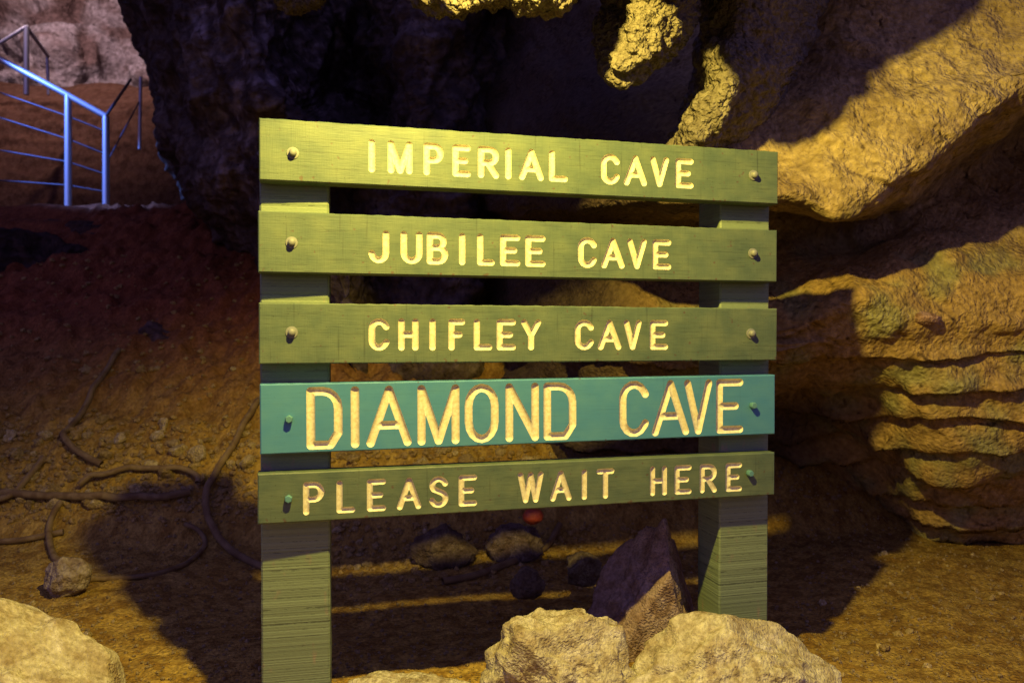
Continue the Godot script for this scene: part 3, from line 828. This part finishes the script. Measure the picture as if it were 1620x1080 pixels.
func boulders() -> void:
	var a := Color(0.60, 0.55, 0.34); var b := Color(0.80, 0.77, 0.54)
	boulder("boulder", "pale knobbly boulder in front of the sign, left of the right post", 885, 1083, 1.93, Vector3(0.20, 0.19, 0.17), 3, 56, [[Vector3(-0.45, -0.05, 0.9).normalized(), 0.62], [Vector3(0.35, 0.62, 0.70).normalized(), 0.66], [Vector3(0.0, 1.0, 0.1).normalized(), 0.84], [Vector3(-0.9, 0.35, 0.25).normalized(), 0.84], [Vector3(0.85, 0.35, 0.3).normalized(), 0.86]], 0.20, a, b)
	boulder("boulder", "broad pale boulder lying against the foot of the right post", 1155, 1098, 1.90, Vector3(0.265, 0.18, 0.17), 8, 56, [[Vector3(-0.12, 0.72, 0.68).normalized(), 0.70], [Vector3(-0.62, 0.72, 0.3).normalized(), 0.72], [Vector3(0.55, 0.8, 0.25).normalized(), 0.74], [Vector3(0.5, 0.1, 0.85).normalized(), 0.72]], 0.16, a, b)
	boulder("boulder", "tall pointed stone wedged behind the two pale boulders", 1035, 975, 2.235, Vector3(0.20, 0.27, 0.15), 14, 48, [[Vector3(-0.72, 0.6, 0.35).normalized(), 0.50], [Vector3(0.9, 0.3, 0.2).normalized(), 0.46], [Vector3(-0.2, 0.1, 1).normalized(), 0.72]], 0.12, Color(0.40, 0.28, 0.23), Color(0.50, 0.40, 0.32))
	boulder("boulder", "big smooth yellowish rock in the near left corner", -75, 1172, 1.62, Vector3(0.34, 0.27, 0.28), 21, 48, [[Vector3(0.55, 0.8, 0.2).normalized(), 0.80], [Vector3(0.0, 0.9, 0.45).normalized(), 0.88]], 0.10, Color(0.64, 0.59, 0.34), Color(0.74, 0.70, 0.46))
	boulder("boulder", "low flat stone between the left post and the knobbly boulder", 640, 1119, 1.86, Vector3(0.19, 0.07, 0.12), 25, 32, [[Vector3(0, 1, 0.2).normalized(), 0.7]], 0.22, a, b)
	boulder("boulder", "loaf-shaped pale stone alone on the lit floor at left", 106, 912, 2.72, Vector3(0.078, 0.068, 0.07), 31, 24, [[Vector3(-0.7, 0.3, 0.6).normalized(), 0.75], [Vector3(0.4, 0.8, 0.4).normalized(), 0.8]], 0.16, Color(0.40, 0.33, 0.24), Color(0.48, 0.42, 0.33))
	boulder("boulder", "dark round-topped rock low behind the sign", 700, 866, 3.2, Vector3(0.14, 0.09, 0.10), 41, 28, [[Vector3(0.3, 0.3, 0.9).normalized(), 0.55], [Vector3(-0.5, 0.8, 0.3).normalized(), 0.6], [Vector3(0.7, 0.6, 0.1).normalized(), 0.62], [Vector3(-0.7, 0, 0.7).normalized(), 0.66]], 0.16, Color(0.16, 0.12, 0.09), Color(0.22, 0.17, 0.12))
	boulder("boulder", "dark wide rock right of the round-topped one behind the sign", 815, 858, 3.25, Vector3(0.13, 0.085, 0.10), 45, 24, [[Vector3(-0.2, 0.2, 0.95).normalized(), 0.55], [Vector3(0.1, 0.9, 0.3).normalized(), 0.55], [Vector3(0.8, 0.4, 0.4).normalized(), 0.62], [Vector3(-0.8, 0.5, 0.2).normalized(), 0.7]], 0.16, Color(0.19, 0.15, 0.13), Color(0.26, 0.2, 0.16))
	boulder("boulder", "round dark stone beside the cable end behind the sign", 832, 922, 2.6, Vector3(0.065, 0.055, 0.06), 47, 20, cut_set(12, 7, 0.45, 0.8), 0.16, Color(0.2, 0.16, 0.12), Color(0.28, 0.22, 0.16))
	boulder("boulder", "half-buried dark stone under the words at right", 920, 900, 2.75, Vector3(0.075, 0.06, 0.06), 52, 20, cut_set(13, 7, 0.45, 0.8), 0.16, Color(0.24, 0.2, 0.13), Color(0.30, 0.25, 0.17))
	boulder("boulder", "wedge of dark rock on the slope behind the left post", 262, 560, 4.55, Vector3(0.40, 0.26, 0.28), 58, 36, [[Vector3(0.6, 0.7, 0.25).normalized(), 0.55], [Vector3(-0.75, 0.6, 0.2).normalized(), 0.6], [Vector3(0, 0.1, 1).normalized(), 0.7]], 0.16, Color(0.12, 0.075, 0.07), Color(0.18, 0.12, 0.11), Vector3.ZERO, M.rock)
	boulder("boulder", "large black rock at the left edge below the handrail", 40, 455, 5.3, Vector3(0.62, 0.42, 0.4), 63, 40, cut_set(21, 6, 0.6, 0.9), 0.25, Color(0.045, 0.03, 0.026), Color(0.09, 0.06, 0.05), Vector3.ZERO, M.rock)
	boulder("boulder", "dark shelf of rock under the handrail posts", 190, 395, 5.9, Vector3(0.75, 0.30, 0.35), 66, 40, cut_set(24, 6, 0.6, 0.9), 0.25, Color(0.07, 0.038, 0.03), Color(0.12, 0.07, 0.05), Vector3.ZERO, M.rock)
	boulder("boulder", "small buff stone standing out on the red slope", 320, 632, 4.18, Vector3(0.055, 0.055, 0.05), 71, 16, cut_set(31, 5, 0.65, 0.9), 0.15, Color(0.40, 0.27, 0.18), Color(0.46, 0.32, 0.22))
	boulder("boulder", "flat slab of stone on the red slope beside the upper cable", 110, 637, 4.15, Vector3(0.12, 0.035, 0.07), 74, 20, cut_set(33, 5, 0.65, 0.9), 0.12, Color(0.30, 0.19, 0.12), Color(0.36, 0.25, 0.17))
	boulder("boulder", "small pinkish stone set in the yellow rock face at right", 1466, 503, 2.66, Vector3(0.045, 0.026, 0.04), 81, 14, cut_set(35, 4, 0.7, 0.9), 0.12, Color(0.52, 0.33, 0.24), Color(0.58, 0.40, 0.30))
	var red := obj("red_object", rock_mesh(Vector3(0.042, 0.034, 0.04), 77, 16, [], 0.08, Color.WHITE, Color.WHITE), M.red)  # rounded red object of unknown nature
	red.position = at(843, 816, 3.2)
	tag(red, "small red rounded object showing just under the bottom board", "stone")

# ------------------------------------------------------------------ loose stones
func rubble() -> void:
	var src := []
	for k in 6:
		var tone := Color(0.36, 0.26, 0.09).lerp(Color(0.56, 0.45, 0.20), k / 5.0)
		var m := rock_mesh(Vector3(1.0, 0.62 + 0.06 * (k % 3), 0.8), 200 + k, 4, cut_set(300 + k, 8, 0.42, 0.8), 0.12, tone, tone * 1.2, true)
		var o := MeshInstance3D.new(); o.mesh = m; o.material_override = M.stone
		o.set_meta("tone", k)
		src.append(o)
	var fields := [
		[[-40, 405], [690, 805], 105, 0.018, 0.06, "stone in the rubble below the slope", ["by the left edge", "around the arched cable", "close to the left post"]],
		[[525, 1105], [695, 760], 60, 0.02, 0.06, "stone heaped behind the lowest boards", ["near the left post", "in the middle", "near the right post"]],
		[[530, 1000], [835, 905], 40, 0.010, 0.032, "stone on the floor under the sign", ["by the left post", "in the middle", "towards the pointed stone"]],
		[[0, 400], [560, 700], 20, 0.015, 0.04, "loose stone up the red slope", ["by the left edge", "near the dark wedge", "close to the sign"]],
		[[0, 330], [850, 1010], 24, 0.008, 0.026, "chip of stone on the floor at left", ["by the left edge", "past the loaf-shaped stone", "in the sign's shadow"]],
		[[1290, 1640], [850, 1075], 46, 0.006, 0.022, "chip of stone on the floor at right", ["beside the broad boulder", "in the middle of it", "by the right edge"]]]
	for f in fields:
		for k in f[2]:
			var px := rng.randf_range(f[0][0], f[0][1]); var py := rng.randf_range(f[1][0], f[1][1])
			var p := ground_drop(px, py)
			var o: MeshInstance3D = src[rng.randi() % 6].duplicate()
			o.name = numbered("rubble_stone"); add_child(o)
			var s := lerpf(f[3], f[4], pow(rng.randf(), 2.2))
			o.position = p + Vector3(0, s * 0.25, 0)
			o.rotation = Vector3(rng.randf_range(-0.5, 0.5), rng.randf() * TAU, rng.randf_range(-0.5, 0.5))
			o.scale = Vector3.ONE * s
			var third := clampi(int(3.0 * (px - f[0][0]) / float(f[0][1] - f[0][0])), 0, 2)
			var size_word: String = "larger" if s > lerpf(f[3], f[4], 0.35) else ("middling" if s > lerpf(f[3], f[4], 0.1) else "tiny")
			var tone_word: String = ["dark brown", "brown", "tan", "tan", "buff", "pale buff"][o.get_meta("tone")]
			o.remove_meta("tone")
			tag(o, "%s %s %s %s" % [size_word, tone_word, f[5], f[6][third]], "stone", f[5].replace("stone", "stones").replace("chip of stones", "chips of stone"))
	# grit: too small and too many to count
	var mm := MultiMesh.new(); mm.transform_format = MultiMesh.TRANSFORM_3D; mm.use_colors = false
	var gm := rock_mesh(Vector3(1.0, 0.7, 0.8), 400, 3, cut_set(401, 6, 0.5, 0.85), 0.15, Color(0.34, 0.25, 0.11), Color(0.46, 0.36, 0.19), true)
	mm.mesh = gm
	var n := 9000
	mm.instance_count = n
	for k in n:
		var px := rng.randf_range(-150, 1750); var py := 700.0 + 400.0 * pow(rng.randf(), 0.8)
		if px > 410 and px < 530 and py < 1000: py += 120.0
		var p := ground_drop(px, py)
		var s := 0.0022 + 0.007 * pow(rng.randf(), 3.0)
		if p.y > 0.12: s *= 2.0
		mm.set_instance_transform(k, Transform3D(Basis.from_euler(Vector3(rng.randf(), rng.randf() * TAU, rng.randf())).scaled(Vector3.ONE * s), p + Vector3(0, s * 0.3, 0)))
	var g := MultiMeshInstance3D.new(); g.name = "grit"; g.multimesh = mm; g.material_override = M.stone
	add_child(g); g.set_meta("kind", "stuff"); tag(g, "fine stone grit scattered over the cave floor", "gravel")
	# broken clods too many to pick apart, filling the slope between the stones
	var mc := MultiMesh.new(); mc.transform_format = MultiMesh.TRANSFORM_3D
	mc.mesh = rock_mesh(Vector3(1.0, 0.6, 0.85), 410, 3, cut_set(402, 7, 0.45, 0.8), 0.12, Color(0.44, 0.30, 0.09), Color(0.58, 0.43, 0.17), true)
	var areas := [[-120, 408, 670, 830, 1500], [522, 1110, 690, 770, 900], [530, 1010, 830, 935, 500], [-100, 400, 400, 690, 500]]
	var total := 0
	for a in areas: total += a[4]
	mc.instance_count = total
	var at_ := 0
	for a in areas:
		for k in a[4]:
			var p := ground_drop(rng.randf_range(a[0], a[1]), rng.randf_range(a[2], a[3]))
			var s := 0.006 + 0.020 * pow(rng.randf(), 2.5)
			mc.set_instance_transform(at_, Transform3D(Basis.from_euler(Vector3(rng.randf() - 0.5, rng.randf() * TAU, rng.randf() - 0.5)).scaled(Vector3.ONE * s), p + Vector3(0, s * 0.25, 0)))
			at_ += 1
	var cl := MultiMeshInstance3D.new(); cl.name = "broken_clods"; cl.multimesh = mc; cl.material_override = M.stone
	add_child(cl); cl.set_meta("kind", "stuff"); tag(cl, "broken clods of earth and stone covering the slope and the foot of the wall", "rubble")
	for o in src: o.free()

# ------------------------------------------------------------------ cables
func tube(pts: Array, r: float, sides := 10) -> ArrayMesh:
	var c := Curve3D.new()
	for k in pts.size():
		var t: Vector3 = (pts[mini(k + 1, pts.size() - 1)] - pts[maxi(k - 1, 0)]) / 6.0
		c.add_point(pts[k], -t, t)
	var len := c.get_baked_length()
	var n := maxi(6, int(len / 0.02))
	var p := PackedVector3Array(); var nor := PackedVector3Array(); var idx := PackedInt32Array()
	for i in n + 1:
		var at_ := c.sample_baked(len * i / n, true)
		var d := (c.sample_baked(minf(len * i / n + 0.01, len), true) - c.sample_baked(maxf(len * i / n - 0.01, 0), true)).normalized()
		var u := d.cross(Vector3.UP if absf(d.y) < 0.95 else Vector3.RIGHT).normalized(); var v := u.cross(d)
		for s in sides:
			var a := TAU * s / sides
			var o := u * cos(a) + v * sin(a)
			p.append(at_ + o * r); nor.append(o)
	for i in n:
		for s in sides:
			var a := i * sides + s; var b := i * sides + (s + 1) % sides
			idx.append_array(PackedInt32Array([a, b, a + sides, b, b + sides, a + sides]))
	for e in 2:
		var ring := 0 if e == 0 else n * sides
		for s in range(1, sides - 1):
			if e == 0: idx.append_array(PackedInt32Array([ring, ring + s, ring + s + 1]))
			else: idx.append_array(PackedInt32Array([ring, ring + s + 1, ring + s]))
	return arrays(p, nor, idx)

func cable(px: Array, thick: float, label: String, lift := 0.0) -> void:
	var r := thick * 0.85
	var c := Curve3D.new()
	var way := []
	for k in range(0, px.size(), 2): way.append(ground_drop(px[k], px[k + 1]))
	for k in way.size():
		var t: Vector3 = (way[mini(k + 1, way.size() - 1)] - way[maxi(k - 1, 0)]) / 6.0
		c.add_point(way[k], -t, t)
	# the cable bridges the hollows of the ground
	var n := maxi(6, int(c.get_baked_length() / 0.05))
	var pts := []
	for k in n + 1:
		var q := c.sample_baked(c.get_baked_length() * k / n)
		var top := -1.0
		for e in [Vector2.ZERO, Vector2(0.05, 0), Vector2(-0.05, 0), Vector2(0, 0.05), Vector2(0, -0.05)]:
			top = maxf(top, ground_at(q.x + e.x, q.z + e.y) - e.length() * 0.35)
		pts.append(Vector3(q.x, top + r * (0.5 + 0.5 * n_mid.get_noise_2d(q.x * 1.3, q.z * 1.3)) + lift, q.z))
	for pass_ in 1:
		for k in range(1, pts.size() - 1): pts[k].y = maxf(pts[k].y, (pts[k - 1].y + pts[k + 1].y) * 0.5)
	tag(obj("cable", tube(pts, r), M.cable), label, "cable")

func cables() -> void:
	cable([188, 560, 172, 590, 150, 625, 128, 660, 104, 690, 96, 708, 112, 724, 142, 742, 160, 750], 0.017, "dark cable snaking down the red slope at left")
	cable([70, 735, 52, 760, 35, 785, 18, 806, -30, 815], 0.016, "cable running down to the left edge of the rubble")
	cable([-20, 800, 40, 806, 100, 808, 160, 810, 220, 808, 270, 802, 300, 792], 0.020, "thick dark cable lying level across the rubble at left")
	cable([410, 640, 395, 668, 378, 705, 360, 740, 344, 768, 328, 792, 324, 815, 330, 838, 345, 862, 372, 884, 405, 898, 440, 908], 0.018, "cable dropping down the slope and passing behind the left post", 0.004)
	cable([125, 794, 150, 778, 178, 768, 220, 763, 262, 762, 296, 764, 316, 775, 312, 790], 0.015, "arched cable looping over the level thick one", 0.012)
	cable([96, 812, 84, 828, 76, 848, 78, 868, 86, 888, 100, 900], 0.015, "short cable curving down to the loaf-shaped stone", 0.004)
	cable([292, 842, 316, 850, 326, 862, 318, 880, 292, 898, 255, 910, 205, 918, 150, 920, 128, 922], 0.012, "thin cable curling across the shadowed floor at left")
	cable([-20, 866, 30, 863, 62, 858, 100, 852], 0.014, "piece of cable low at the left edge")
	cable([700, 926, 750, 916, 810, 893, 850, 878, 874, 862, 886, 844], 0.016, "cable under the sign with its cut end turned up", 0.004)

# ------------------------------------------------------------------ handrail, bank and far rock
func rod(st: SurfaceTool, a: Vector3, b: Vector3, r: float) -> void:
	var c := CylinderMesh.new(); c.top_radius = r; c.bottom_radius = r; c.height = a.distance_to(b); c.radial_segments = 14; c.rings = 1
	var y := (b - a).normalized(); var x := y.cross(Vector3(0.3, 0.1, 1)).normalized()
	st.append_from(c, 0, Transform3D(Basis(x, y, x.cross(y)), (a + b) / 2.0))

func rods(list: Array, r: float) -> ArrayMesh:
	var st := SurfaceTool.new(); st.begin(Mesh.PRIMITIVE_TRIANGLES)
	for q in list: rod(st, q[0], q[1], r)
	return st.commit()

func far_left() -> void:
	# pale rock face beyond
	var rows := []
	var py := [-260, -90, 10, 90, 150, 210]
	for j in 6:
		var row := []
		for i in 7:
			var x: float = [-420, -200, -30, 80, 180, 300, 420][i]
			row.append(at(x, py[j], [9.6, 9.3, 9.4, 9.1, 9.0, 9.0][j] + [0.3, 0.1, 0.3, -0.2, 0.1, 0.0, 0.0][i]))
		rows.append(row)
	var disp := func(p: Vector3, _n: Vector3) -> float:
		return 0.35 * n_big.get_noise_3dv(p * 0.9) + 0.16 * n_mid.get_noise_3dv(p * 0.45) + 0.1 * n_ridge.get_noise_3dv(p * 0.5)
	var tint := func(p: Vector3, _n: Vector3) -> Color:
		var k := n_tint.get_noise_3dv(p * 0.8) * 0.5 + 0.5
		return Color(0.20, 0.13, 0.11).lerp(Color(0.44, 0.38, 0.37), smoothstep(0.35, 0.65, k))
	struct("rock_wall", sheet(rows, 150, 100, disp, tint), M.rock)
	# red earth bank behind the walkway
	var bank := []
	for r in [[128, 8.6], [152, 8.05], [166, 7.95], [215, 7.85], [275, 7.7], [350, 7.5]]:
		var row := []
		for i in 8:
			row.append(at([-420, -200, -60, 40, 130, 220, 310, 420][i], r[0] + i * 1.4, r[1]))
		bank.append(row)
	var d2 := func(p: Vector3, _n: Vector3) -> float:
		return 0.05 * n_big.get_noise_3dv(p) + 0.03 * n_mid.get_noise_3dv(Vector3(p.x * 0.3, p.y * 1.4, p.z * 0.3)) + 0.012 * n_fine.get_noise_3dv(p * 0.5)
	var t2 := func(p: Vector3, _n: Vector3) -> Color:
		return Color(0.12, 0.056, 0.032).lerp(Color(0.165, 0.085, 0.05), n_tint.get_noise_3dv(Vector3(p.x * 0.5, p.y * 3.0, p.z)) * 0.5 + 0.5)
	struct("earth_bank", sheet(bank, 130, 70, d2, t2), M.soil)
	# handrail
	var Z := 6.3
	var foot1 := at(107, 333, Z); var foot2 := at(167, 331, Z + 0.05)
	var top1 := at(107, 151, Z); var top2 := at(167, 184, Z + 0.05); var far := at(-60, 62, Z - 0.1)
	var h := thing("handrail", "blue lit steel handrail with two posts and thin wires at upper left", "handrail", foot1)
	var rel := func(v: Vector3) -> Vector3: return v - foot1
	obj("top_rail", rods([[rel.call(far), rel.call(top1)], [rel.call(top1), rel.call(top2)]], 0.024), M.steel, h)
	obj("post", rods([[rel.call(foot1), rel.call(top1)]], 0.026), M.steel, h)
	obj("post", rods([[rel.call(foot2), rel.call(top2)]], 0.026), M.steel, h)
	for w in [[145, 184, 207], [185, 220, 243], [237, 256, 275], [285, 293, 303]]:
		obj("wire", rods([[rel.call(at(-60, w[0] - (w[1] - w[0]) * 0.5, Z)), rel.call(at(107, w[1], Z))], [rel.call(at(107, w[1], Z)), rel.call(at(165, w[2], Z + 0.05))]], 0.006), M.wire, h)
	# the flights beyond
	var f0 := at(41, 150, 7.2)
	var g := thing("handrail", "dim handrail of a higher flight against the pale rock", "handrail", f0)
	obj("post", rods([[Vector3.ZERO, at(41, 42, 7.2) - f0]], 0.024), M.steel, g)
	obj("post", rods([[at(76, 150, 7.5) - f0, at(74, 90, 7.5) - f0]], 0.014), M.steel, g)
	obj("top_rail", rods([[at(-40, 92, 7.0) - f0, at(41, 42, 7.2) - f0], [at(41, 42, 7.2) - f0, at(76, 90, 7.5) - f0]], 0.018), M.steel, g)
	var f1 := at(220, 236, 7.0)
	var g2 := thing("handrail", "thin end post with slack wires in front of the brown bank", "handrail", f1)
	obj("post", rods([[Vector3.ZERO, at(222, 122, 7.0) - f1]], 0.014), M.steel, g2)
	obj("wire", rods([[at(168, 182, 6.4) - f1, at(206, 126, 7.0) - f1]], 0.012), M.wire, g2)
	obj("wire", rods([[at(168, 258, 6.4) - f1, at(220, 160, 7.0) - f1]], 0.006), M.wire, g2)

# ------------------------------------------------------------------ lamp fittings (out of frame)
func lamp_fittings() -> void:
	for q in [["floodlight", "flood_light", Color(1.0, 0.885, 0.46), 0.07, "warm floodlight hung from the roof over the sign"], ["walkway_lamp", "walkway_light", Color(0.45, 0.58, 1.0), 0.06, "blue walkway lamp beside the handrail"], ["alcove_lamp", "alcove_light", Color(1.0, 0.88, 0.92), 0.07, "pale lamp shining on the far rock"]]:
		var l: SpotLight3D = get_node(q[1])
		var t := thing(q[0], q[4], "lamp", l.position)
		t.basis = l.basis
		var r: float = q[3]
		var body := lathe([Vector3(0, 0.12, 1), Vector3(r * 0.7, 0.12, 1), Vector3(r, 0.02, 0), Vector3(r, 0.006, 1)], 28)
		obj("housing", body, M.lamp_body, t)
		var gm := flat_mat(Color(0.5, 0.5, 0.5), 0.4)
		gm.emission_enabled = true; gm.emission = q[2]; gm.emission_energy_multiplier = 1.5
		var disc := CylinderMesh.new(); disc.top_radius = r * 0.95; disc.bottom_radius = r * 0.95; disc.height = 0.004; disc.radial_segments = 28
		var d := obj("lamp_face", disc, gm, t)
		d.rotation.x = PI / 2; d.position.z = 0.012
		var stem := CylinderMesh.new(); stem.top_radius = 0.012; stem.bottom_radius = 0.012; stem.height = 0.5
		var s := obj("stem", stem, M.lamp_body, t)
		s.position = t.basis.inverse() * Vector3(0, 0.3, 0) + Vector3(0, 0, 0.06); s.basis = t.basis.inverse()
